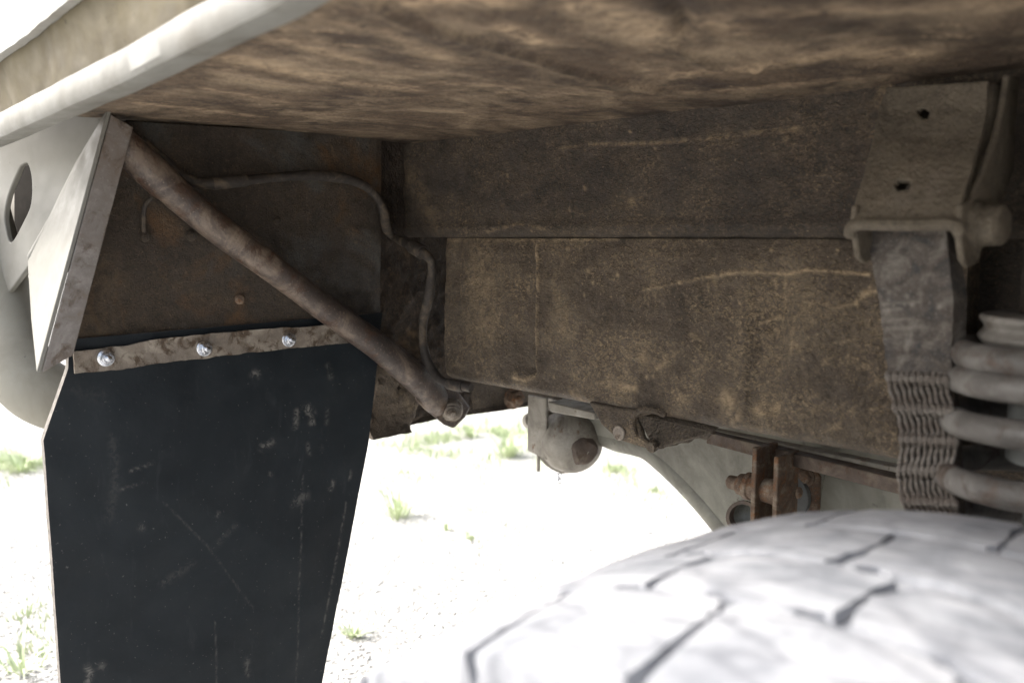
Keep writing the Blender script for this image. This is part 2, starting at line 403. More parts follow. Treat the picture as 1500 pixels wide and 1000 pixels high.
def bolt(name, c, axis, r, h, mat, parent, stud=0.0, washer=True, domed=False):
    c = Vector(c); axis = Vector(axis).normalized(); b = MB()
    if washer: b.lathe(c - axis * 0.001, axis, [(0, r * 1.35), (0.0022, r * 1.35), (0.0030, r * 1.2)], 20)
    if domed: b.lathe(c, axis, [(0, r), (h * 0.4, r * 0.95), (h * 0.8, r * 0.7), (h, r * 0.3)], 16)
    else:
        b.prism(hexpts(c + axis * 0.002, axis, r, h), axis * h)
        b.lathe(c + axis * (0.002 + h), axis, [(0, r * 0.84), (h * 0.12, r * 0.74)], 18)
    if stud: b.lathe(c + axis * (h + 0.001), axis, [(0, r * 0.5), (stud * .3, r * .5), (stud * .34, r * .45), (stud * .6, r * .5), (stud * 0.85, r * 0.5), (stud, r * 0.32)], 16)
    return b.build(name, mat, parent, bevel=0.0006)

# ------------------------------------------------------------------ the setting: gravel, far strip
g = MB()
import itertools
NX = 90
xs = [(-1 if t < 0 else 1) * (abs(t) ** 3.2) * 900 for t in np.linspace(-1, 1, NX)]
g.sheet([[Vector((x - 3.0, y + 3.0, 0.0)) for x in xs] for y in xs])
go = tag(g.build('ground', M['gravel'], fix=False), kind='structure')
for p in go.data.polygons[:1]:
    if p.normal.z < 0: go.data.flip_normals()

# the vehicle
V = tag(empty('off_road_vehicle', (-0.17, 0.44, 0.0)), 'pale painted off-road vehicle seen through its rear wheel arch, with mud flap, bracing and undercarriage', 'vehicle')

# --- body above, closed so that the arch stays in shade
zc = H + 0.150                                            # arch panel height
b = MB(); b.box((-1.62, 0.325, H + 0.20), (2.6, 2.05, 2.05)); b.build('body_shell', M['body'], V, bevel=0.03)
b = MB(); b.box((0.86, 0.32, 0.45), (0.90, 1.0, H + 0.19)); b.build('front_arch_panel', M['upper'], V)
b = MB(); b.box((0.92, 0.31, 0.50), (2.6, 2.04, H + 0.195)); b.build('sill_body', M['body'], V, bevel=0.02)

def sm(a, b_, x):
    t = min(1, max(0, (x - a) / (b_ - a))); return t * t * (3 - 2 * t)
# --- closing blocks added behind the arch and the frame to stop light leaks
b = MB(); b.box((-1.60, 0.36, H + 0.185), (0.90, 1.9, H + 0.198)); b.build('floor_light_block', M['upper'], V)
b = MB(); b.box((-1.42, 0.46, H - 0.10), (-1.235, 1.9, H + 0.183)); b.build('rear_light_block', M['upper'], V, bevel=0.004)
b = MB(); b.box((-1.10, 0.935, H - 0.20), (0.84, 1.06, H + 0.12)); b.build('frame_light_block', M['upper'], V)
# --- wheel arch ceiling
Yo, Yi, XR, XF = 0.315, 0.93, -1.215, 0.86
Z = lambda *p: [onz(a, c, zc) for a, c in p]
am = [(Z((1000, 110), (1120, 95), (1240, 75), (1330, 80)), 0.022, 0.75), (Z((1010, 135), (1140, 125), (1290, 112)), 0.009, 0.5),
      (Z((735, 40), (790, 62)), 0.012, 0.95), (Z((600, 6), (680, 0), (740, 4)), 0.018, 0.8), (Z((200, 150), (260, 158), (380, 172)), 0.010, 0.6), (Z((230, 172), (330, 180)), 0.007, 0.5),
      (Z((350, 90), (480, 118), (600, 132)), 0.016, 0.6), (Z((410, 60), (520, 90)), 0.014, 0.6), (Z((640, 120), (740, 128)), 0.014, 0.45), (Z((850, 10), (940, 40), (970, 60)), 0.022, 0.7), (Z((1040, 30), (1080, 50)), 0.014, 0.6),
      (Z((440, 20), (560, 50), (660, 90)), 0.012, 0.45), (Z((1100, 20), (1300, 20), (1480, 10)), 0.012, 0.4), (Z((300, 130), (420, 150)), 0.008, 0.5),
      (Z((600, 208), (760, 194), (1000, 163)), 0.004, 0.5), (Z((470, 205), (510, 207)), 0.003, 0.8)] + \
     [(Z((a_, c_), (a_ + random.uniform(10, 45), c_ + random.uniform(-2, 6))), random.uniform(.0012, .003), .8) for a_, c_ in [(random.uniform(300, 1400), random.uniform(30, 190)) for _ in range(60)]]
ad = [(Z((540, 5), (620, 40), (700, 60), (800, 90), (880, 112), (960, 130)), 0.007, 0.006),
      (Z((975, 0), (1000, 25), (1003, 55)), 0.006, -0.006), (Z((990, 70), (1040, 95), (1110, 98)), 0.006, 0.005)]
def arch_relief(p, u, v):
    r = 0.0025 * nz(p, 3) + 0.0007 * nz(p, 22, 3)
    if p.x > -0.75: r += 0.0018 * abs(nz(p, 70, 5)) * sm(-0.75, -0.5, p.x) * sm(0.55, 0.75, p.y)
    return r + 0.006 * max(0, 1 - (Yi - p.y) / 0.05) ** 2 * 1.5
L = [(XR, Yi, zc), (XR, Yo, zc)]; R = [(XF, Yi, zc), (XF, Yo, zc)]
ast = [(Z((160, 165), (330, 192), (580, 210), (760, 196), (1010, 160), (1300, 128), (1480, 105)), 0.060, 1.0), (Z((560, 8), (620, 40), (700, 60), (800, 90), (880, 112)), 0.010, 0.9),  # wide dark band along the rear and wall edges, then smaller dark marks
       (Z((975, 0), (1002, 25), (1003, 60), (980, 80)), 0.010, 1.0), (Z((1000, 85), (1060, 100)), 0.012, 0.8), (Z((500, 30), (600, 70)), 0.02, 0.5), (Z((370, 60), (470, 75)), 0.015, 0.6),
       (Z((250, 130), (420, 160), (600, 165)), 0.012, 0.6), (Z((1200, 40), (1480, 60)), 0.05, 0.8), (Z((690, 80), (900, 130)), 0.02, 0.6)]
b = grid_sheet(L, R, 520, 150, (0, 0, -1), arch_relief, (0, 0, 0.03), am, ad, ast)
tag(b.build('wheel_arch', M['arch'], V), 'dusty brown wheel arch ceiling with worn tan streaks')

# --- upper and lower inner walls (undercoated frame side and panel below it)
YW = 0.90; zl = H - 0.003; zb = H - 0.2285
Yp = lambda *p: [ony(a, c, YW) for a, c in p]
def round_end(p, x0, r, up=None):
    return 0
XUL = ony(566, 300, 0.9).x; XLL = ony(641, 450, YW).x; XLR = ony(1412, 450, YW).x
um = [(Yp((860, 212), (950, 210), (1070, 200), (1170, 188)), 0.0022, 0.75), (Yp((820, 218), (870, 212)), 0.002, 0.45), (Yp((715, 340), (760, 328), (800, 335)), 0.0022, 0.7),
      (Yp((925, 295)), 0.006, 0.6), (Yp((600, 260), (640, 330)), 0.02, 0.35), (Yp((1290, 150), (1300, 135)), 0.01, 0.5)] + \
     [([ony(random.uniform(640, 1280), random.uniform(190, 345), YW)], random.uniform(0.0015, 0.003), 0.9) for _ in range(26)]
def upper_relief(p, u, v):
    r = 0.003 * nz(p, 6, 2) + 0.0012 * nz(p, 30)
    r -= 0.030 * max(0, 1 - (p.x - XUL) / 0.07) ** 2.2          # rounded rear corner turning away
    r -= 0.008 * max(0, 1 - (p.z - zl) / 0.008) ** 2
    r += 0.004 * max(0, 1 - abs(p.z - zl - 0.014) / 0.012)
    return r
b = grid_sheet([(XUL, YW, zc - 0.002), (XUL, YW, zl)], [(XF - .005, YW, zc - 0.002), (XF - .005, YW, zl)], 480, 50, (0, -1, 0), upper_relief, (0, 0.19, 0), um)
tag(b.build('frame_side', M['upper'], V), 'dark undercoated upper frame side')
lm = [(Yp((786, 352), (787, 400), (786, 470), (785, 530), (782, 550), (768, 557), (752, 553)), 0.0026, 0.85),
      (Yp((700, 360), (705, 480)), 0.035, 0.28), (Yp((815, 400), (820, 470)), 0.03, 0.15),
      (Yp((990, 415), (1040, 405), (1085, 398), (1150, 402), (1180, 395), (1270, 402)), 0.0017, 0.95), (Yp((940, 424), (990, 414)), 0.0020, 0.45), (Yp((1040, 404), (1085, 396), (1100, 399)), 0.003, 0.5),
      (Yp((1280, 425), (1262, 430), (1250, 445)), 0.003, 0.9), (Yp((1250, 445), (1220, 452)), 0.002, 0.5), (Yp((1145, 410), (1143, 480)), 0.0018, 0.45),
      (Yp((1110, 472), (1140, 463)), 0.002, 0.6), (Yp((880, 562), (930, 570)), 0.004, 0.75), (Yp((940, 520), (942, 535)), 0.008, 0.55), (Yp((960, 540), (990, 518)), 0.003, 0.5),
      (Yp((1062, 585), (1070, 610)), 0.012, 0.7), (Yp((1100, 598), (1115, 607), (1135, 598)), 0.004, 0.7), (Yp((835, 570), (845, 585)), 0.007, 0.4),
      (Yp((995, 583)), 0.008, 0.45), (Yp((652, 352), (760, 352), (900, 350)), 0.0022, 0.5), (Yp((650, 470), (646, 520), (650, 550)), 0.003, 0.75),
      (Yp((1010, 490), (1030, 500)), 0.003, 0.4), (Yp((1160, 480), (1155, 520)), 0.002, 0.4)] + \
     [([ony(px_, py_, YW), ony(px_ + random.uniform(8, 26), py_ - random.uniform(4, 20), YW)], random.uniform(0.0007, 0.0013), random.uniform(0.2, 0.6)) for px_, py_ in [(random.uniform(1170, 1310), random.uniform(430, 640)) for _ in range(50)]] + \
     [([ony(random.uniform(650, 1290), random.uniform(360, 560), YW)], random.uniform(0.0012, 0.0026), 0.85) for _ in range(45)]
xg0, xg1 = ony(762, 450, YW).x, ony(785, 450, YW).x; xh0, xh1 = ony(1094, 450, YW).x, ony(1150, 450, YW).x
zg = ony(775, 553, YW).z; zh0, zh1 = ony(1120, 400, YW).z, ony(1120, 603, YW).z
def sm(a, b_, x):
    t = min(1, max(0, (x - a) / (b_ - a))); return t * t * (3 - 2 * t)
def lower_relief(p, u, v):
    r = 0.004 * nz(p, 5, 7) + 0.0020 * nz(p, 18, 1) + 0.0010 * nz(p, 60, 4)
    if p.x > xh0: r += 0.0022 * nz(p, 38, 8)
    c = sm(xg0 - 0.03, xg0 + 0.005, p.x) * (1 - sm(xg1 - 0.004, xg1 + 0.001, p.x)) * sm(zg, zg + 0.015, p.z)
    r -= 0.007 * c
    r += 0.0035 * math.exp(-((p.x - xg1 - 0.002) / 0.004) ** 2) * sm(zg, zg + 0.015, p.z)
    c = sm(xh0 - 0.008, xh0 + 0.012, p.x) * (1 - sm(xh1 - 0.012, xh1 + 0.006, p.x)) * sm(zh1 - 0.012, zh1 + 0.012, p.z) * (1 - sm(zh0 - 0.02, zh0 + 0.02, p.z))
    r -= 0.008 * c
    r -= 0.020 * max(0, 1 - (p.x - XLL) / 0.018) ** 2
    r -= 0.012 * max(0, 1 - (p.z - zb) / 0.012) ** 2
    r -= 0.003 + 0.004 * max(0, 1 - (zl - p.z) / 0.02)
    return r
b = grid_sheet([(XLL, YW, zl - 0.001), (XLL, YW, zb)], [(XLR, YW, zl - 0.001), (XLR, YW, zb)], 430, 100, (0, -1, 0), lower_relief, (0, 0.17, 0), lm, [(l[0], l[1] * 1.2, 0.0012) for l in lm[:14] if l[1] < 0.004])
tag(b.build('inner_panel', M['wall'], V), 'brown undercoated inner panel with tan dust wrinkles and pressed grooves')
b = MB(); b.box((XLR - 0.02, 1.0, H - 0.34), (XF, 1.03, zl - 0.001)); b.build('spring_recess', M['upper'], V)

# --- rear transverse panel, recess strip, cross member
XP = -1.2
Xp = lambda *p: [onx(a, c, XP) for a, c in p]
rm = [(Xp((150, 400), (140, 440), (128, 480)), 0.03, 0.28), (Xp((405, 324)), 0.004, 0.2), (Xp((485, 215), (492, 232)), 0.003, 0.5), (Xp((470, 225)), 0.002, 0.6),
      (Xp((265, 420), (300, 435), (330, 445)), 0.010, 0.22), (Xp((245, 460)), 0.007, 0.25), (Xp((140, 500), (330, 482), (540, 462)), 0.004, 0.3)] + \
     [([onx(random.uniform(200, 555), random.uniform(200, 450), XP)], random.uniform(0.0012, 0.0025), 0.6) for _ in range(45)]
L = Xp((150, 176), (108, 506)); R = Xp((561, 200), (559, 466))
b = grid_sheet(L, R, 170, 120, (1, 0, 0), lambda p, u, v: 0.003 * nz(p, 7) + 0.0008 * nz(p, 30) - 0.004 * max(0, u - 0.97) / 0.03, (-0.006, 0, 0), rm)
rp = tag(b.build('rear_panel', M['rearp'], V), 'dark rusty rear panel of the wheel arch')
for a, c, r_ in ((212, 346, 0.0080), (280, 345, 0.0080), (405, 323, 0.0062), (398, 428 - 5, 0.0)):
    if r_: MB().lathe(onx(a, c, XP + 0.001), (1, 0, 0), [(0, r_), (0.003, r_ * .95), (0.006, r_ * .6), (0.007, r_ * .2)], 18).build('rivet', M['rearp'], rp)
MB().lathe(onx(351, 438, XP), (1, 0, 0), [(0, .0075), (0.003, .0072), (0.005, .005), (0.0055, .001)], 18).build('rivet', M['rust'], rp)['label'] = 'orange rusted rivet'
b = MB().tube(spline([onx(222, 290, XP + .012), onx(212, 302, XP + .01), onx(210, 325, XP + .005), onx(211, 340, XP + .004)], 6), 0.003, 8); b.build('wire_clip', M['cable'], rp)
b = grid_sheet([onx(540, 200, XP - .022), onx(540, 470, XP - .022), onx(540, 620, XP - .022)], [onx(690, 205, XP - .022), onx(690, 470, XP - .022), onx(690, 600, XP - .022)], 50, 120, (1, 0, 0),
               lambda p, u, v: 0.006 * nz(p, 14, 3) + 0.003 * nz(p, 50), (-0.01, 0, 0), [([onx(590, 500, XP - .022), onx(612, 515, XP - .022)], 0.008, 0.4), ([onx(600, 487, XP - .022), onx(607, 490, XP - .022)], 0.006, 0.8), ([onx(590, 360, XP - .022), onx(600, 380, XP - .022)], 0.008, 0.3)])
b.build('corner_panel', M['recess'], V)
# cross member that runs inboard below the panels
XC = XP - 0.012
top = [(556, 535), (640, 545), (700, 545), (800, 535), (905, 520)]
bot = [(543, 643), (600, 630), (660, 617), (760, 603), (905, 578)]
G = []
for j in range(24):
    row = []
    for i in range(61):
        t = i / 60 * 4; k = min(int(t), 3); fr = t - k
        a = Vector(onx(*top[k], XC)).lerp(onx(*top[k + 1], XC), fr); c = Vector(onx(*bot[k], XC)).lerp(onx(*bot[k + 1], XC), fr)
        p = a.lerp(c, j / 23); inx = sm(0.9, 1.3, t)
        p.x += 0.010 * nz(p, 25, 6) * (1 - inx) + 0.002 * nz(p, 40) - 0.04 * inx + (0.010 if j == 23 else 0.004 if j == 22 else 0) 
        row.append(p)
    G.append(row)
b = MB().sheet(G, (-0.012, 0, 0))
P = np.array([p for r in G for p in r])
b.mk = field(P, [([onx(585, 575, XC), onx(600, 590, XC), onx(625, 610, XC)], 0.011, 0.75)])
cm = tag(b.build('cross_member', M['gusset'], V), 'mud caked cross member under the rear panel')
bolt('bolt', onx(752, 583, XC - 0.03), (1, -0.2, 0), 0.016, 0.014, M['rust'], cm, 0.012)

# --- mud flap, its clamp strip and nuts
XM = XP + 0.004
L = [onx(*p, XM) for p in ((103, 497), (100, 540), (82, 592), (64, 645), (78, 830), (92, 1040), (104, 1200))]
R = [onx(*p, XM) for p in ((560, 458), (553, 520), (548, 575), (538, 645), (502, 830), (462, 1040), (430, 1200))]
mk = lambda *p: [onx(a, c, XM) for a, c in p]
fm = [(mk((372, 547)), 0.005, 0.6), (mk((375, 545), (380, 552)), 0.003, 0.5), (mk((435, 602), (432, 625)), 0.004, 0.55), (mk((450, 598), (456, 606)), 0.006, 0.75), (mk((457, 618)), 0.005, 0.8), (mk((480, 535), (484, 552)), 0.004, 0.35),
      (mk((385, 655), (398, 648)), 0.005, 0.5), (mk((397, 694)), 0.003, 0.5), (mk((487, 705), (483, 716)), 0.003, 0.65), (mk((512, 690), (510, 700)), 0.002, 0.5), (mk((432, 735), (446, 725)), 0.007, 0.3),
      (mk((240, 855), (282, 826)), 0.005, 0.16), (mk((345, 770), (310, 805)), 0.004, 0.12), (mk((240, 735), (305, 800), (370, 890)), 0.0014, 0.16), (mk((318, 756), (321, 750)), 0.0015, 0.5),
      (mk((130, 998), (133, 985), (128, 978)), 0.004, 0.6), (mk((150, 975)), 0.005, 0.35), (mk((360, 965), (362, 985)), 0.004, 0.3), (mk((443, 690), (430, 1040)), 0.0010, 0.3), (mk((500, 765), (470, 925)), 0.0016, 0.4),
      (mk((505, 735), (500, 760)), 0.0014, 0.4), (mk((190, 690), (225, 677)), 0.0014, 0.4), (mk((175, 718), (212, 705)), 0.0014, 0.3), (mk((165, 640), (170, 700), (160, 760)), 0.006, 0.10), (mk((315, 910), (316, 1000)), 0.001, 0.25),
      (mk((110, 570), (150, 580)), 0.01, 0.05), (mk((480, 600), (478, 620)), 0.003, 0.3), (mk((208, 772)), 0.004, 0.35), (mk((450, 650), (452, 665)), 0.003, 0.35), (mk((470, 655)), 0.003, 0.3)]
b = grid_sheet(L, R, 160, 330, (1, 0, 0), lambda p, u, v: 0.004 * nz(p, 3.5, 2) + 0.006 * math.sin(v * 2.6) * (u - 0.4), (-0.011, 0, 0), fm)
# the scuffed outboard edge gets its own material
b.mi = [0] * len(b.mi)
nmain = 160 * 330; b.mi[nmain:] = [1] * (len(b.mi) - nmain)
tag(b.build('mud_flap', [M['flap'], M['flapedge']], V), 'black rubber mud flap with scuffs and a pale cut edge')
XS = XM + 0.007
pt = [(108, 514), (170, 506), (260, 493), (360, 484), (460, 478), (530, 470)]
pb = [(110, 547), (170, 541), (260, 530), (360, 517), (460, 507), (530, 500)]
G = []
for j in range(9):
    row = []
    for i in range(101):
        t = i / 100 * 5; k = min(int(t), 4); fr = t - k
        p = Vector(onx(*pt[k], XS)).lerp(onx(*pt[k + 1], XS), fr).lerp(Vector(onx(*pb[k], XS)).lerp(onx(*pb[k + 1], XS), fr), j / 8)
        p.x += 0.0015 * nz(p, 30); p.z += 0.0020 * nz(p, 22, 9) * (1 if j in (0, 8) else 0.3)
        row.append(p)
    G.append(row)
st = tag(MB().sheet(G, (-0.004, 0, 0)).build('clamp_strip', M['strip'], V), 'scuffed bare steel clamp strip across the top of the flap')
for a, c in ((155, 524), (299, 510), (423, 497)):
    bolt('lock_nut', onx(a, c, XS + 0.001), (1, -0.05, 0.02), 0.0082, 0.0075, M['zinc'], st, 0.006)

# --- diagonal brace bar
br = [onx(168, 200, -1.178), onx(240, 268, -1.172), onx(320, 336, -1.165), onx(400, 394, -1.16), onx(480, 454, -1.16), onx(560, 512, -1.16), onx(622, 566, -1.165), onx(645, 598, -1.17)]
sp = spline(br, 8); R_ = []
for i, p in enumerate(sp):
    t = i / (len(sp) - 1); R_.append(0.0188 + 0.0042 * t + 0.0012 * math.sin(t * 9) + (0.002 if t < 0.15 else 0) - (0.006 * sm(0.93, 1, t)))
b = MB().tube(sp, R_, 26).wobble(0.0008, 28)
bo = tag(b.build('brace_bar', M['brace'], V), 'brown steel brace bar running diagonally across the arch')
# flattened foot with its bolt
pl = [onx(*p, -1.165) for p in ((600, 560), (640, 548), (672, 575), (688, 596), (680, 612), (664, 628), (650, 622), (610, 588))]
MB().prism(pl, fw * 0.012).wobble(0.002, 40).build('brace_foot', M['brace'], bo, bevel=0.003)
ax = (Vector((0.75, -0.60, -0.02))).normalized()
c0 = onx(662, 600, -1.16)
MB().lathe(c0, ax, [(-0.01, 0.019), (0.006, 0.019), (0.009, 0.0165), (0.018, 0.0155), (0.020, 0.0125), (0.028, 0.012), (0.030, 0.009), (0.038, 0.0085), (0.041, 0.005)], 22).wobble(0.0008, 90).build('foot_bolt', M['strip'], bo)

# --- cable and sleeves
cb = [onx(205, 205, -1.192), onx(245, 240, -1.19), onx(266, 258, -1.188), onx(300, 269, -1.186), onx(345, 266, -1.18), onx(400, 260, -1.185), onx(460, 257, -1.185), onx(515, 264, -1.185), onx(548, 283, -1.185), onx(562, 312, -1.19), onx(566, 335, -1.2), ony(578, 348, 0.88), ony(604, 361, 0.87), ony(628, 377, 0.87),
      ony(633, 392, 0.875), ony(629, 430, 0.88), ony(620, 470, 0.885), ony(621, 510, 0.885), ony(632, 540, 0.89), ony(652, 560, 0.89), ony(690, 568, 0.90)]
sp = spline(cb, 7); n_ = len(sp)
co = MB().tube(sp, [0.0074 + 0.0008 * math.sin(i * 0.31) for i in range(n_)], 12).wobble(0.0012, 50).build('cable', M['cable'], V)
co['label'] = 'dirt covered cable curving over the rear panel and down beside the inner panel'
for i0, ln, r_ in ((23, 8, .0088), (84, 5, .0115), (134, 5, .0088)):
    i0 = min(i0, n_ - ln - 1); MB().tube(sp[i0:i0 + ln], r_, 14).build('cable_sleeve', M['cable'], co, bevel=0.001)

# --- folded bracket below the inner panel
Yb = 0.896
f_ = [ony(*p, Yb) for p in ((862, 588), (905, 597), (940, 602), (960, 604), (932, 612), (940, 640), (958, 657), (940, 655), (905, 645), (880, 622))]
b = MB().prism(f_, (0, 0.010, 0)).wobble(0.0015, 45)
fb = b.build('folded_bracket', M['wall'], V, bevel=0.0025)
# inboard side of the fold and its lower flange
q = [ony(932, 606, Yb + .004), ony(1045, 632, 0.93), ony(1030, 640, 0.99), ony(1000, 643, 0.985), ony(958, 657, Yb + .004)]
MB().add(q + [p + Vector((0, 0.012, 0.004)) for p in q], [(0, 1, 2, 3, 4), (9, 8, 7, 6, 5)] + [(i, (i + 1) % 5, 5 + (i + 1) % 5, 5 + i) for i in range(5)]).build('side_gusset', M['gusset'], fb)
rope = spline([ony(952, 655, .89), ony(975, 648, .93), ony(1010, 640, .96), ony(1045, 632, .95)], 8)
MB().tube(rope, [0.006 + .0015 * math.sin(i * 1.3) for i in range(len(rope))], 8).wobble(.003, 90).build('mud_crust', M['gusset'], fb)
arc = spline([ony(*p, Yb - .002) for p in ((932, 640), (926, 618), (930, 606), (945, 600), (962, 602), (975, 608))], 6)
MB().tube(arc, [0.005 * (0.5 + 0.5 * math.sin(math.pi * min(1, (i + 3) / (len(arc) + 5)))) for i in range(len(arc))], 8).wobble(.0015, 80).build('weld_bead', M['wall'], fb)
bolt('bolt', ony(907, 634, Yb - .001), (0, -1, 0), 0.0075, 0.003, M['strip'], fb, domed=True)

# --- canister hanging behind the panel
cc = ony(834, 643, 1.16); r0 = 0.057
ca = empty('canister', cc, V); ca['label'] = 'dusty grey round canister with a rust patch'
axc = Vector((0.80, -0.60, 0.02)).normalized()
b = MB().lathe(cc, axc, [(-0.05, r0), (-0.012, r0), (-0.010, r0 + .006), (-0.004, r0 + .006), (-0.002, r0), (0.016, r0 * .99), (0.032, r0 * .95), (0.046, r0 * .85), (0.058, r0 * .66), (0.066, r0 * .42), (0.069, r0 * .2)], 48).wobble(0.001, 25)
b.mk = None
b.build('shell', M['can'], ca, sharp=50)
dz = dep(846, 655, 1.47)
dd = (axc * 0.80 + rt * 0.40 - up * 0.22 - fw * 0.25).normalized(); dp_ = dd.dot(axc); pp = cc + axc * (0.069 * dp_) + (dd - axc * dp_) * r0
MB().lathe(pp, dd, [(-.008, 0.028), (-0.002, 0.025), (0.0020, 0.020), (0.0026, 0.012), (0.0028, 0.003)], 26).wobble(.004, 45).build('rust_patch', M['rustdark'], ca)
MB().lathe(cc + axc * 0.022 + Vector((0, 0, r0 * .78)), (0.1, -0.3, 1), [(-0.01, 0.020), (0.004, 0.018), (0.006, 0.012), (0.04, 0.0115)], 20).build('inlet_pipe', M['can'], ca)
pts = [ony(*p, 1.10) for p in ((773, 578), (800, 583), (800, 674), (772, 660))]
MB().prism(pts, (0.0, 0.006, 0)).wobble(0.001, 30).build('mounting_plate', M['can'], ca, bevel=0.002)
pts = [ony(*p, 1.165) for p in ((800, 583), (870, 600), (872, 660), (858, 682), (838, 690), (822, 694), (804, 684), (790, 668))]
MB().prism(pts, (0.0, 0.006, 0)).build('back_plate', M['can'], ca, bevel=0.002)
MB().tube([ony(789, 640, 1.12), ony(788.5, 690, 1.12)], 0.0032, 10).build('hanger_rod', M['can'], ca, bevel=0.001)
MB().lathe(ony(779, 616, 1.18), (-0.85, 0.5, -0.25), [(-0.01, .015), (0.012, .016), (0.024, .013), (0.030, .006)], 20).build('rear_port', M['can'], ca)
for k in range(4):
    c_ = ony(818 + (k % 2) * 2, 692 + k * 4.2, 1.16); ring = [c_ + (rt if k % 2 else fw * .6 + rt * .5) * 0.0035 * math.cos(a) + up * 0.0042 * math.sin(a) for a in np.linspace(0, 2 * math.pi, 12)]
    MB().tube(ring, 0.0010, 6).build('chain_link', M['zinc'], ca)
# ledge above the canister
pts = [ony(*p, 1.02) for p in ((802, 588), (870, 604), (872, 615), (806, 603))]
MB().prism(pts, (0, 0.05, 0)).wobble(.001, 60).build('ledge_strip', M['can'], V, bevel=0.002)['label'] = 'narrow grey ledge above the canister'

# --- grey axle housing and the rail above it
YA = 1.16
out_ = [(862, 600), (1420, 600), (1420, 900), (1135, 900), (1090, 806), (1060, 768), (1030, 732), (1002, 702), (972, 674), (945, 654), (905, 644), (862, 634)]
hc = [ony(1087 + 21 * math.cos(a), 757 + 21 * math.sin(a), YA) for a in np.linspace(0, 2 * math.pi, 24, endpoint=False)]
b = MB().prism([ony(*p, YA) for p in out_], (0, 0.10, 0), holes=[hc])
ao = tag(b.build('axle_housing', M['axle'], V), 'grey olive cast housing narrowing down behind the tyre')
ringo = [ony(1087 + 24 * math.cos(a), 757 + 24 * math.sin(a), YA - .003) for a in np.linspace(0, 2 * math.pi, 28, endpoint=False)]
ringi = [ony(1087 + 19 * math.cos(a), 757 + 19 * math.sin(a), YA - .003) for a in np.linspace(0, 2 * math.pi, 28, endpoint=False)]
MB().prism(ringo, (0, 0.012, 0), holes=[ringi]).build('hole_rim', M['rustdark'], ao)
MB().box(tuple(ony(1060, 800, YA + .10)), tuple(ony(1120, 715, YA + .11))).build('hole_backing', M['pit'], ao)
edge = spline([ony(*p, YA + .021) for p in ((880, 634), (905, 644), (945, 654), (972, 674), (1002, 702), (1030, 732), (1060, 768), (1090, 806), (1135, 892))], 6)
MB().tube(edge, 0.0205, 24).build('rounded_edge', M['axle'], ao)
rl = [ony(1010, 620, 1.12), ony(1400, 735, 0.99)]
def bar(a, c, hgt, dp, mat, name, parent, bev=.0015):
    a = Vector(a); c = Vector(c); u = Vector((0, 0, 1))
    b = MB().add([a, c, c - u * hgt, a - u * hgt, a + Vector((0, dp, 0)), c + Vector((0, dp, 0)), c + Vector((0, dp, 0)) - u * hgt, a + Vector((0, dp, 0)) - u * hgt],
                 [(0, 1, 2, 3), (7, 6, 5, 4), (0, 4, 5, 1), (3, 2, 6, 7), (0, 3, 7, 4), (1, 5, 6, 2)])
    return b.build(name, mat, parent, bevel=bev)
ro = bar(ony(1035, 632, 1.10), ony(1420, 727, 1.0), 0.018, 0.03, M['rustdark'], 'rail', V); ro['label'] = 'rusty brown rail under the inner panel'
bar(ony(1035, 628, 1.115), ony(1420, 706, 1.03), 0.022, 0.02, M['can'], 'rail_flange', ro)

# --- rusty bracket with stud on the housing
rb = empty('link_bracket', ony(1130, 715, 1.10), V); rb['label'] = 'rusty twin plate bracket with a threaded stud'
for (a0, y0, y1) in ((1108, 655, 900), (1139, 668, 900)):
    p0 = ony(a0 - 6, y0, 1.02); x_ = p0.x
    z0, z1 = p0.z, ony(a0, y1, 1.02).z
    MB().box((x_, 1.02, z1), (x_ + 0.007, 1.075, z0)).wobble(0.0015, 40).build('side_plate', M['rust'], rb, bevel=0.0015)
axs = Vector((-1, 0, 0))
MB().lathe(ony(1142, 722, 1.045), axs, [(0, .0165), (0.040, .0165), (0.042, .0185), (0.048, .0185), (0.050, .0135), (0.054, .0150), (0.060, .0145), (0.062, .0100), (0.076, .0095), (0.079, .006)], 24).wobble(.0008, 90).build('stud', M['rust'], rb)
MB().prism([ony(*p, 1.12) for p in ((1165, 676), (1192, 686), (1200, 700), (1196, 800), (1160, 800))], (0, .008, 0)).build('base_plate', M['rust'], rb, bevel=.002)
bolt('bolt', ony(1181, 698, 1.119), (0, -1, 0), 0.0095, 0.006, M['rust'], rb)
MB().lathe(ony(1155, 724, 1.118), (0, -1, 0), [(0, .034), (.008, .034), (.010, .030)], 32).build('disc', M['disc'], rb)
bolt('bolt', Vector(ony(1152, 728, 1.02)) + Vector((0, .03, 0)), (1, 0, 0), 0.008, 0.004, M['rust'], rb, domed=True, washer=False)
MB().tube(spline([ony(*p, 1.135) for p in ((1206, 680), (1200, 705), (1196, 735), (1200, 770))], 6), 0.006, 10).build('housing_rib', M['axle'], ao)

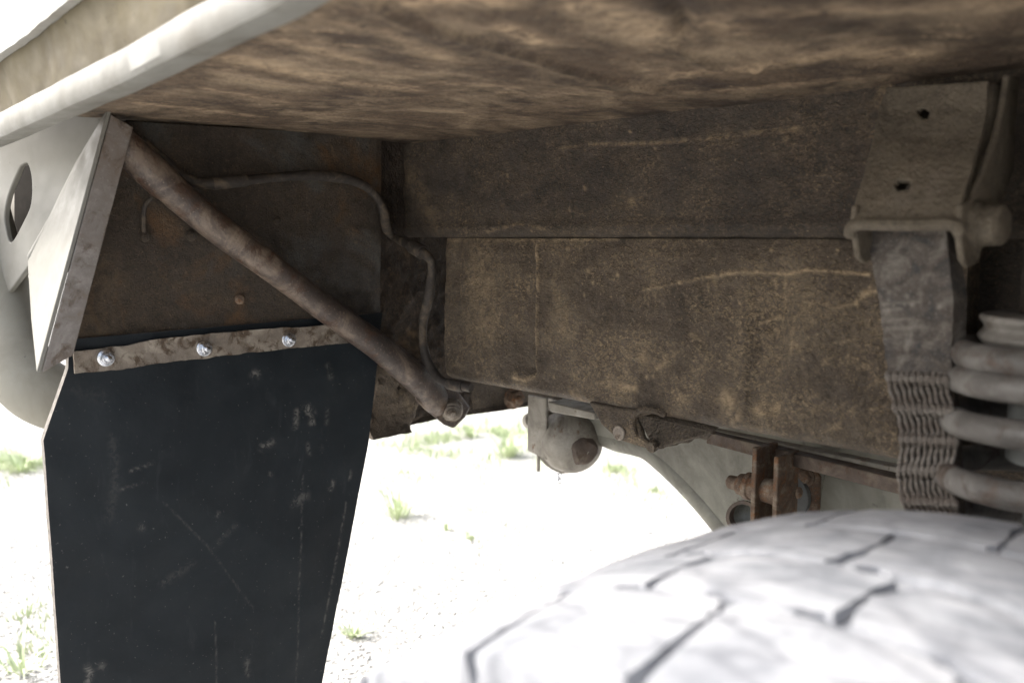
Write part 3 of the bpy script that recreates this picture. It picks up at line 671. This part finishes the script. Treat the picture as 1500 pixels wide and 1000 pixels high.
# --- limit strap and its bracket on the right
YB = 0.80
def bk(px_, py_, y): return ony(px_, py_, y)
front = [bk(1302, 134, .865), bk(1448, 128, .865), bk(1446, 180, .85), bk(1428, 230, .83), bk(1415, 290, .80), bk(1402, 333, .785), bk(1380, 331, .785), bk(1262, 332, .785), bk(1250, 328, .79), bk(1262, 280, .81), bk(1280, 215, .84), bk(1288, 170, .855)]
G = []
rowsL = [(1302, 132), (1290, 165), (1282, 210), (1268, 262), (1256, 300), (1247, 326)]; rowsR = [(1450, 122), (1448, 165), (1440, 205), (1425, 255), (1413, 295), (1404, 326)]
ysf = [.868, .862, .848, .822, .80, .788]
NV, NU = 60, 44; G = []
hole1, hole2 = (1356, 171), (1326, 277)
Gp = []
for j in range(NV + 1):
    t = j / NV * 5; k = min(int(t), 4); fr = t - k; y = ysf[k] * (1 - fr) + ysf[k + 1] * fr
    a = (rowsL[k][0] * (1 - fr) + rowsL[k + 1][0] * fr, rowsL[k][1] * (1 - fr) + rowsL[k + 1][1] * fr); c = (rowsR[k][0] * (1 - fr) + rowsR[k + 1][0] * fr, rowsR[k][1] * (1 - fr) + rowsR[k + 1][1] * fr)
    for i in range(NU + 1):
        q = i / NU; Gp.append(((a[0] * (1 - q) + c[0] * q), (a[1] * (1 - q) + c[1] * q), y))
vs = []
for (a, c, y) in Gp:
    p = ony(a, c, y)
    for h_, (rx, ry) in ((hole1, (9, 8)), (hole2, (12, 8))):
        dx, dy = a - h_[0], c - h_[1]; d = math.hypot(dx / rx, dy / ry)
        if d < 1.0 and d > 1e-6: p = ony(h_[0] + dx / d, h_[1] + dy / d, y)
    p.y += 0.0015 * nz(p, 20); vs.append(p)
fs = []
for j in range(NV):
    for i in range(NU):
        q = (j * (NU + 1) + i, j * (NU + 1) + i + 1, (j + 1) * (NU + 1) + i + 1, (j + 1) * (NU + 1) + i)
        cx = sum(Gp[v][0] for v in q) / 4; cy = sum(Gp[v][1] for v in q) / 4
        if any(math.hypot((cx - h_[0]) / rx, (cy - h_[1]) / ry) < 1 for h_, (rx, ry) in ((hole1, (9, 8)), (hole2, (12, 8)))): continue
        fs.append(q)
sb = empty('strap_bracket', ony(1345, 250, .83), V); sb['label'] = 'brown grey folded steel strap bracket with two holes'
o = MB().add(vs, fs).build('front_plate', M['bracket'], sb)
sol = o.modifiers.new('thickness', 'SOLIDIFY'); sol.thickness = 0.006; sol.offset = -1
o.modifiers.new('bevel', 'BEVEL').width = 0.0015
# rolled lower edge and two cheeks
roll = spline([ony(1246, 345, .786), ony(1248, 333, .782), ony(1262, 328, .780), ony(1320, 329, .779), ony(1375, 328, .779), ony(1398, 330, .780), ony(1408, 343, .784)], 8)
MB().tube(roll, [0.0058] * len(roll), 10).build('rolled_edge', M['bracket'], sb)
xl = ony(1245, 335, .785).x; zt_, zm_, zlw = ony(1248, 300, .785).z, ony(1248, 335, .785).z, ony(1268, 385, .80).z
MB().prism([(xl, .785, zt_), (xl, .783, zm_), (xl + .002, .79, zlw + .006), (xl + .003, .80, zlw), (xl + .003, .815, zlw + .004), (xl, .835, zm_), (xl, .90, zt_ + .03), (xl, .90, zc - .01), (xl, .872, zc - .01)] + [(xl, ysf[k] + .004, ony(*rowsL[k], ysf[k]).z) for k in (1, 2, 3, 4)], (0.006, 0, 0)).wobble(.0012, 40).build('cheek', M['bracket'], sb, bevel=.002)
xr = ony(1408, 335, .785).x; zt_, zm_, zlw = ony(1405, 300, .785).z, ony(1405, 335, .785).z, ony(1422, 392, .80).z
MB().prism([(xr, .785, zt_), (xr, .783, zm_), (xr + .002, .79, zlw + .006), (xr + .003, .80, zlw), (xr + .003, .82, zlw + .004), (xr, .845, zm_), (xr, .90, zt_ + .03), (xr, .90, zc - .01), (xr, .872, zc - .01)] + [(xr, ysf[k] + .004, ony(*rowsR[k], ysf[k]).z) for k in (1, 2, 3, 4)], (-0.006, 0, 0)).wobble(.0012, 40).build('cheek', M['bracket'], sb, bevel=.002)
MB().lathe(ony(1424, 330, .815), (1, -.1, 0), [(0, .022), (.008, .020), (.010, .0175), (.024, .017), (.027, .014), (.028, .005)], 26).wobble(.001, 50).build('pivot_bolt', M['bracket'], sb)
MB().tube(spline([ony(1450, 130, .885), ony(1446, 200, .872), ony(1432, 260, .855), ony(1425, 320, .84)], 8), 0.009, 10).build('outer_flange', M['bracket'], sb)
# strap: worn flat web, then bare cords
ls = empty('limit_strap', ony(1345, 500, YB), V); ls['label'] = 'worn brown limit strap, flat above and frayed into cords below'
sm_ = [([ony(random.uniform(1285, 1390), random.uniform(345, 450), .805)], random.uniform(.0014, .0024), .7) for _ in range(24)] + [([ony(1300, 350 + 0, .805), ony(1330, 352, .805)], .003, .3)] + \
      [([ony(1294, y_, .805), ony(1294 + random.uniform(20, 60), y_ - 3, .805)], .0018, .35) for y_ in (445, 455, 470, 482, 496)]
b = grid_sheet([ony(1268, 336, .812), ony(1288, 440, .806), ony(1294, 500, .803), ony(1302, 556, .80)], [ony(1386, 336, .812), ony(1396, 440, .806), ony(1394, 510, .803), ony(1393, 556, .80)], 50, 90, (0, -1, 0),
               lambda p, u, v: 0.0016 * nz(p, 40) + 0.0010 * math.sin(p.z * 420) * (1 if v > 0.45 else 0.2), (0.004, 0.02, 0), sm_)
b.build('strap_web', M['strapw'], ls)
NC = 10
for k in range(NC):
    u_ = (k + 0.5) / NC; pts = []; rr = []
    for j in range(96):
        t = j / 95; py_ = 546 + t * 240
        sway = 5.5 * math.sin(py_ / 24.0 + .4)
        kn = max(0, math.cos(math.pi * (py_ - 556 - 5 * u_) / 43)) ** 2 if True else 0
        kn = abs(math.cos(math.pi * (py_ - 600 - 6 * (u_ - .5)) / 45)) ** 10
        px_ = (1302 + 26 * t) * (1 - u_) + (1396 + 10 * t) * u_ + sway + 0.9 * math.sin(py_ / 4.0 + k * 1.3)
        pts.append(ony(px_, py_, - 0.0065 * kn + .800 - .0015 * math.sin(py_ / 3.1 + k) * .4)); rr.append(0.0018 + 0.0018 * kn + random.uniform(-.00015, .00025))
    MB().tube(pts, rr, 7).build('cord', M['cord'], ls)
b = grid_sheet([ony(1304, 548, .806), ony(1334, 790, .806)], [ony(1396, 548, .806), ony(1408, 790, .806)], 20, 60, (0, -1, 0), lambda p, u, v: 0.001 * nz(p, 60), (0, 0.012, 0))
b.build('strap_core', M['recess'], ls)

# --- coil spring on the far right
ac = ony(1575, 600, 0.86); cs = empty('coil_spring', (ac.x, ac.y, H - .5), V); cs['label'] = 'grey brown coil spring beside the limit strap'
def zat(py_): return ony(1420, py_, 0.80).z
knots = [(0, zat(520)), (1, zat(556)), (2, zat(618)), (3, zat(701)), (4, zat(790)), (5, zat(880)), (6, zat(930))]
pts = []
for i in range(int(6.4 * 40)):
    t = i / 40; q_ = t - 0.59; k = min(max(int(math.floor(q_)), 0), 5); fr = q_ - k; fr -= 0.115 * (math.sin(2 * math.pi * (fr - .15)) + math.sin(2 * math.pi * .15))
    z_ = knots[k][1] + (knots[k + 1][1] - knots[k][1]) * fr; R_c = 0.088 + 0.003 * max(q_, 0)
    a = -2 * math.pi * t + math.pi * 0.5
    pts.append(Vector((ac.x + R_c * math.cos(a), ac.y + R_c * math.sin(a), z_)))
MB().tube(pts, 0.0122, 14).wobble(.0006, 40).build('coil', M['spring'], cs)
prof = []
ztop, zbt = zat(462), zat(548)
for i in range(40):
    t = i / 39; prof.append(((ztop - zbt) * t - 0.0, 0.074 + 0.0022 * math.cos(t * 2 * math.pi * 3.2) + .003 * (1 - t)))
MB().lathe((ac.x, ac.y, zbt), (0, 0, 1), prof, 40).build('spring_seat', M['seat'], cs)
MB().lathe((ac.x, ac.y, zbt - .30), (0, 0, 1), [(0, .034), (.22, .034), (.225, .05), (.30, .05)], 28).build('bump_stop', M['disc'], cs)
MB().lathe((ac.x, ac.y + .03, ztop), (0, 0, 1), [(0, .055), (zc - ztop - .01, .055)], 36).build('spring_tower', M['upper'], cs)

# --- fender lip, dirty band and body corner at top left
lipc = [(470, -60), (400, -14), (350, 12), (300, 38), (250, 64), (200, 91), (150, 115), (100, 139), (50, 163), (0, 187), (-60, 214)]
sp = spline([ony(a, c, 0.300) for a, c in lipc], 8)
prf = [(0.022, -0.013), (0.003, -0.0160), (-0.004, -0.0145), (-0.0070, -0.010), (-0.0075, 0.009), (-0.006, 0.0135), (-0.002, 0.0155), (0.010, 0.0155)]
G = [[p + Vector((0, dy, dz * 0.92)) for p in sp] for dy, dz in prf]
b = MB().sheet(G).wobble(0.0007, 18)
tag(b.build('fender_lip', M['lip'], V), 'rolled pale lip along the wheel arch edge')
up1 = [(470, -110), (400, -60), (300, -8), (230, 28), (150, 62), (80, 102), (0, 150), (-60, 180)]
up0 = [(350, -200), (290, -150), (230, -104), (180, -64), (120, -16), (60, 32), (0, 80), (-60, 128)]
def strip(lo, hi, ylo, yhi, name, mat, n=120, m_=16, amp=.003, marks=None):
    G = []
    for j in range(m_ + 1):
        row = []
        for i in range(n + 1):
            t = i / n * (len(lo) - 1); k = min(int(t), len(lo) - 2); fr = t - k
            a = Vector(ony(*lo[k], ylo)).lerp(ony(*lo[k + 1], ylo), fr); c = Vector(ony(*hi[k], yhi)).lerp(ony(*hi[k + 1], yhi), fr)
            p = a.lerp(c, j / m_); p.y += amp * nz(p, 9); row.append(p)
        G.append(row)
    return MB().sheet(G, (0, 0.01, 0)).build(name, mat, V)
lo_ = [(a, c - 4) for a, c in [(470, -60), (400, -14), (330, 22), (260, 59), (180, 101), (90, 144), (0, 187), (-60, 214)]]
strip(lo_, up0, 0.308, 0.296, 'fender_skirt', M['tan'])['label'] = 'dirt covered tan band above the wheel arch lip'
far_ = [(a - 90, c - 260) for a, c in up0]
strip(up0, far_, 0.286, 0.28, 'outer_body_side', M['body'])['label'] = 'white outer body side above the dirty band'

# --- body corner bracket (pale, with a bare steel flange and a slot)
xq = -1.145
fl = [onx(163, 168, xq), onx(196, 187, xq), onx(107, 520, xq), onx(62, 545, xq)]
bb = empty('corner_bracket', onx(110, 330, -1.25), V); bb['label'] = 'pale painted corner bracket with a bare steel front flange'
b = MB().prism(fl, (-0.004, 0, 0)).wobble(.001, 20); b.build('steel_flange', M['steel'], bb, bevel=0.001)
tri = [onx(161, 166, xq - .001), onx(59, 546, xq - .001), onx(76, 548, xq + .003), onx(76, 548, xq + .003)]
# side skin: triangle running back from the flange
tp = [onx(164, 160, xq), onx(60, 546, xq), onx(52, 470, -1.255), onx(46, 385, -1.30), onx(110, 250, -1.26)]
cen = sum(tp, Vector()) / 5
nrm_ = (tp[1] - tp[0]).cross(tp[3] - tp[0]).normalized() * 0.005
MB().add(tp + [p - nrm_ for p in tp], [(0, 1, 2, 3, 4), (9, 8, 7, 6, 5)] + [(i, (i + 1) % 5, 5 + (i + 1) % 5, 5 + i) for i in range(5)]).build('side_skin', M['white'], bb, bevel=.001)
# rib between the two skins
rib = spline([onx(164, 158, -1.16), onx(120, 245, -1.24), onx(80, 318, -1.285), onx(48, 378, -1.315)], 8)
MB().tube(rib, [0.003 + .005 * (i / len(rib)) for i in range(len(rib))], 14).build('pressed_rib', M['white'], bb)
# rear skin with the slot (its plane fitted through three points)
A_, B_, C_ = onx(160, 138, -1.19), onx(-50, 260, -1.46), onx(-20, 470, -1.40)
nn = (B_ - A_).cross(C_ - A_).normalized()
def onp(px_, py_):
    r = ray(px_, py_); return CAM + r * ((A_ - CAM).dot(nn) / r.dot(nn))
rs = [onp(*p) for p in ((164, 135), (168, 150), (118, 250), (80, 322), (45, 385), (0, 445), (-50, 480), (-80, 300), (-60, 235), (-20, 212), (18, 192), (60, 170), (110, 143))]
slot = [p for p in spline([onp(*p) for p in ((30, 243), (40, 240), (46, 262), (45, 298), (34, 325), (16, 355), (8, 332), (7, 310), (14, 280), (30, 243))], 5)][:-1]
MB().prism(rs, nn * (0.008 if nn.dot(fw) > 0 else -0.008), holes=[slot]).build('slotted_skin', M['white'], bb, bevel=.0015)
MB().prism([p + fw * .07 for p in [onp(-20, 200), onp(90, 200), onp(80, 390), onp(-20, 400)]], fw * .005).build('slot_backing', M['dark'], bb)  # added dark plate, stands in for the shade inside the slot
# bumper end tube
bt = spline([onx(-40, 300, -1.45), onx(-14, 400, -1.42), onx(5, 480, -1.38), onx(34, 548, -1.34), onx(90, 585, -1.32), onx(200, 600, -1.32), onx(330, 596, -1.32)], 8)
tag(MB().tube(bt, [0.045] * len(bt), 26).build('bumper_end', M['bump'], V), 'dusty pale curved bumper end beside the mud flap')

# --- wheel
XW, YWI, YWO, RT = -0.17, 0.600, 0.275, 0.45
zw = H - 0.168 - RT
wh = empty('wheel', (XW, (YWI + YWO) / 2, zw), V); wh['label'] = 'pale dusted rear wheel with chunky tread blocks'
hw = (YWI - YWO) / 2; wc = Vector(wh['wl'])
prof = [(-hw * .80, .235), (-hw * 1.02, .27), (-hw * 1.1, .33), (-hw * 1.06, .39), (-hw * .97, .434), (-hw * .6, .4430), (0, .4445), (hw * .6, .4430), (hw * .97, .434), (hw * 1.06, .39), (hw * 1.1, .33), (hw * 1.02, .27), (hw * .80, .235)]
MB().lathe(wc, (0, 1, 0), prof, 96).build('tyre', M['tyre'], wh, sharp=60)
MB().lathe(wc, (0, 1, 0), [(-hw * .82, .225), (-hw * .80, .238), (-hw * .7, .236), (-hw * .6, .20), (-.02, .18), (.0, .05), (hw * .7, .20), (hw * .82, .238)], 64).build('rim', M['spring'], wh)
MB().lathe(wc + Vector((0, -.05, 0)), (0, -1, 0), [(0, .09), (.05, .085), (.055, .06), (.09, .055), (.095, .03)], 32).build('hub', M['spring'], wh)
# four rows of interlocking blocks; outline in (arc length, y)
NB = 26; pitch = 2 * math.pi * RT / NB
shapes = [
    [(-.47, -1.0), (.43, -1.0), (.49, -.62), (.46, -.49), (.30, -.465), (-.46, -.475), (-.49, -.60)],
    [(-.40, -.455), (.34, -.45), (.49, -.41), (.48, -.05), (.14, -.010), (-.38, -.03), (-.49, -.22)],
    [(-.45, .01), (-.14, .02), (.45, .00), (.49, .20), (.46, .44), (-.24, .460), (-.49, .43)],
    [(-.47, .475), (.46, .465), (.49, .60), (.47, 1.0), (-.45, 1.0), (-.48, .66)]]
offs = [0.0, 0.42, 0.05, 0.5]
for r_, (shp, of) in enumerate(zip(shapes, offs)):
    N_ = 5; b = MB()
    # subdivide the outline and wrap it on the drum
    P = []
    for i in range(len(shp)):
        a, c = shp[i], shp[(i + 1) % len(shp)]
        for k in range(4): P.append((a[0] + (c[0] - a[0]) * k / 4 + (0.012 * math.sin(i * 5 + k * 2.3 + r_) if k else 0), a[1] + (c[1] - a[1]) * k / 4 + (0.016 * math.cos(i * 3 + k * 2.9) if k else 0)))
    def wrap(s_, y_, rad):
        yy = y_ * hw; th = s_ * pitch / RT; rad -= 0.009 * abs(y_) ** 3; th += 0.012 * math.sin(y_ * 4.2)
        return Vector((rad * math.sin(th), yy, rad * math.cos(th)))
    P = [(a * 1.025, c) for a, c in P]
    cs_ = (sum(p[0] for p in P) / len(P), sum(p[1] for p in P) / len(P)); n = len(P)
    vs = [wrap(s_, y_, .428) for s_, y_ in P] + [wrap(s_, y_, .4465) for s_, y_ in P] + \
         [wrap(cs_[0] + (s_ - cs_[0]) * .975, cs_[1] + (y_ - cs_[1]) * .975, .4498) for s_, y_ in P] + \
         [wrap(cs_[0] + (s_ - cs_[0]) * .5, cs_[1] + (y_ - cs_[1]) * .5, .4516) for s_, y_ in P] + [wrap(*cs_, .4512)]
    fs = []
    for q in range(3):
        fs += [(q * n + i, q * n + (i + 1) % n, (q + 1) * n + (i + 1) % n, (q + 1) * n + i) for i in range(n)]
    fs += [(3 * n + i, 3 * n + (i + 1) % n, 4 * n) for i in range(n)]
    me = D.meshes.new('tread_block'); me.from_pydata(vs, [], fs); me.materials.append(M['tyre'])
    bm = bmesh.new(); bm.from_mesh(me); bmesh.ops.recalc_face_normals(bm, faces=bm.faces); bm.to_mesh(me); bm.free()
    me.polygons.foreach_set('use_smooth', [True] * len(me.polygons)); me.set_sharp_from_angle(angle=math.radians(28))
    o0 = D.objects.new('tread_block', me); COL.objects.link(o0); o0.parent = wh
    o0.rotation_euler = (0, 2 * math.pi * of / NB, 0)
    for k in range(1, NB):
        o = o0.copy(); COL.objects.link(o); o.parent = wh; o.rotation_euler = (0, 2 * math.pi * (k + of) / NB, 0)

# ------------------------------------------------------------------ ground cover
def tuft(c, n, h, spread, name, label=None, group=None):
    b = MB(); c = Vector(c)
    for _ in range(n):
        a = random.uniform(0, 2 * math.pi); r = random.uniform(0, spread * .3); hh = h * random.uniform(.5, 1.1); le = random.uniform(.2, 1.0) * spread
        p0 = c + Vector((math.cos(a) * r, math.sin(a) * r, 0)); d = Vector((math.cos(a), math.sin(a), 0)); s_ = Vector((-d.y, d.x, 0)) * random.uniform(.0022, .0042)
        p1 = p0 + d * le * .35 + Vector((0, 0, hh * .65)); p2 = p0 + d * le + Vector((0, 0, hh * random.uniform(.7, 1.0)))
        b.add([p0 - s_, p0 + s_, p1 + s_ * .8, p1 - s_ * .8, p2], [(0, 1, 2, 3), (3, 2, 4)])
    o = b.build(name, M['grass'], fix=False, sharp=180)
    return o
tag(tuft(onz(583, 757, 0), 55, .13, .17, 'grass_tuft'), 'single spiky grass tuft on white gravel, just right of the mud flap', 'grass tuft', 'grass tufts on the gravel')
for (a, c), h_, s_, n_, lb in (((690, 640), .10, .16, 60, 'grass tuft on the gravel below the cross member bolt'),
                         ((745, 668), .14, .20, 80, 'tall pale green grass tuft just left of the hanging canister'),
                         ((515, 932), .05, .08, 26, 'small brown green weed low beside the mud flap edge'),
                         ((655, 776), .04, .06, 14, 'tiny green sprig right of the spiky grass tuft'),
                         ((690, 790), .04, .05, 12, 'tiny sprig furthest right on the open gravel'),
                         ((35, 985), .08, .14, 20, 'grass tuft at the bottom left, left of the mud flap'),
                         ((30, 690), .10, .25, 60, 'grass tuft on the gravel behind the bumper end')):
    tag(tuft(onz(a, c, 0), n_, h_, s_, 'grass_tuft'), lb, 'grass tuft', 'grass tufts on the gravel')
b = MB()
def blade(b, x, y, h):
    a = random.uniform(0, 6.28); s_ = Vector((math.cos(a), math.sin(a), 0)) * .0028; p = Vector((x, y, 0)); t = p + Vector((random.uniform(-.5, .5) * h, random.uniform(-.5, .5) * h, h))
    b.add([p - s_, p + s_, t], [(0, 1, 2)])
def patch(px_, py_, rx, ry, n, h):
    c = onz(px_, py_, 0)
    for _ in range(n):
        a = random.uniform(0, 6.28); r = abs(random.gauss(0, .5)); q = noise.noise(Vector((c.x + r * rx * math.cos(a), c.y + r * ry * math.sin(a), 0)) * 5)
        if q < 0.0 or random.random() < .35: continue
        blade(b, c.x + r * rx * math.cos(a), c.y + r * ry * math.sin(a), h * random.uniform(.4, 1.1))
for q in ((30, 680, .6, .6, 2600, .07), (720, 640, 1.0, 1.0, 5200, .07), (640, 655, .9, .9, 2600, .06), (900, 690, .5, .5, 900, .05), (20, 960, .3, .3, 350, .04), (40, 900, .25, .25, 150, .035), (600, 690, .5, .5, 700, .04), (700, 760, .35, .35, 350, .035), (960, 720, .4, .4, 400, .04)):
    patch(*q)
tag(b.build('grass', M['grass'], fix=False, sharp=180), 'thin patches of short green grass growing through the gravel', 'grass', kind='stuff')
# loose stones
b = MB(); base = [Vector(v) for v in ((1, 0, 0), (-1, 0, 0), (0, 1, 0), (0, -1, 0), (0, 0, .7), (0, 0, -.5))]
ff = [(0, 2, 4), (2, 1, 4), (1, 3, 4), (3, 0, 4), (2, 0, 5), (1, 2, 5), (3, 1, 5), (0, 3, 5)]
for _ in range(11000):
    px_, py_ = random.uniform(-60, 1150), 1060 - 430 * random.random() ** 1.3
    c = onz(px_, py_, 0); s_ = random.uniform(.003, .007)
    R3 = Matrix.Rotation(random.uniform(0, 6.28), 3, 'Z')
    b.add([c + R3 @ Vector((v.x * s_ * random.uniform(.7, 1.2), v.y * s_ * random.uniform(.6, 1.1), v.z * s_)) + Vector((0, 0, s_ * .25)) for v in base], ff)
tag(b.build('gravel_stones', M['stone'], fix=False, sharp=180), 'loose pale gravel stones scattered over the ground', 'gravel', kind='stuff')
# distant dark beam on the ground at far left
e0, e1 = onz(-260, 582, 0), onz(16, 570, 0)
d_ = (e1 - e0).normalized(); s_ = Vector((-d_.y, d_.x, 0))
b = MB().prism([e0 - s_ * .05, e1 - s_ * .05, e1 + s_ * .05, e0 + s_ * .05], (0, 0, .075))
tag(b.build('low_beam', M['disc'], bevel=.008), 'low dark grey beam lying on the gravel beyond the bumper', 'beam')
for o in S.objects:
    if 'wl' in o.keys(): del o['wl']
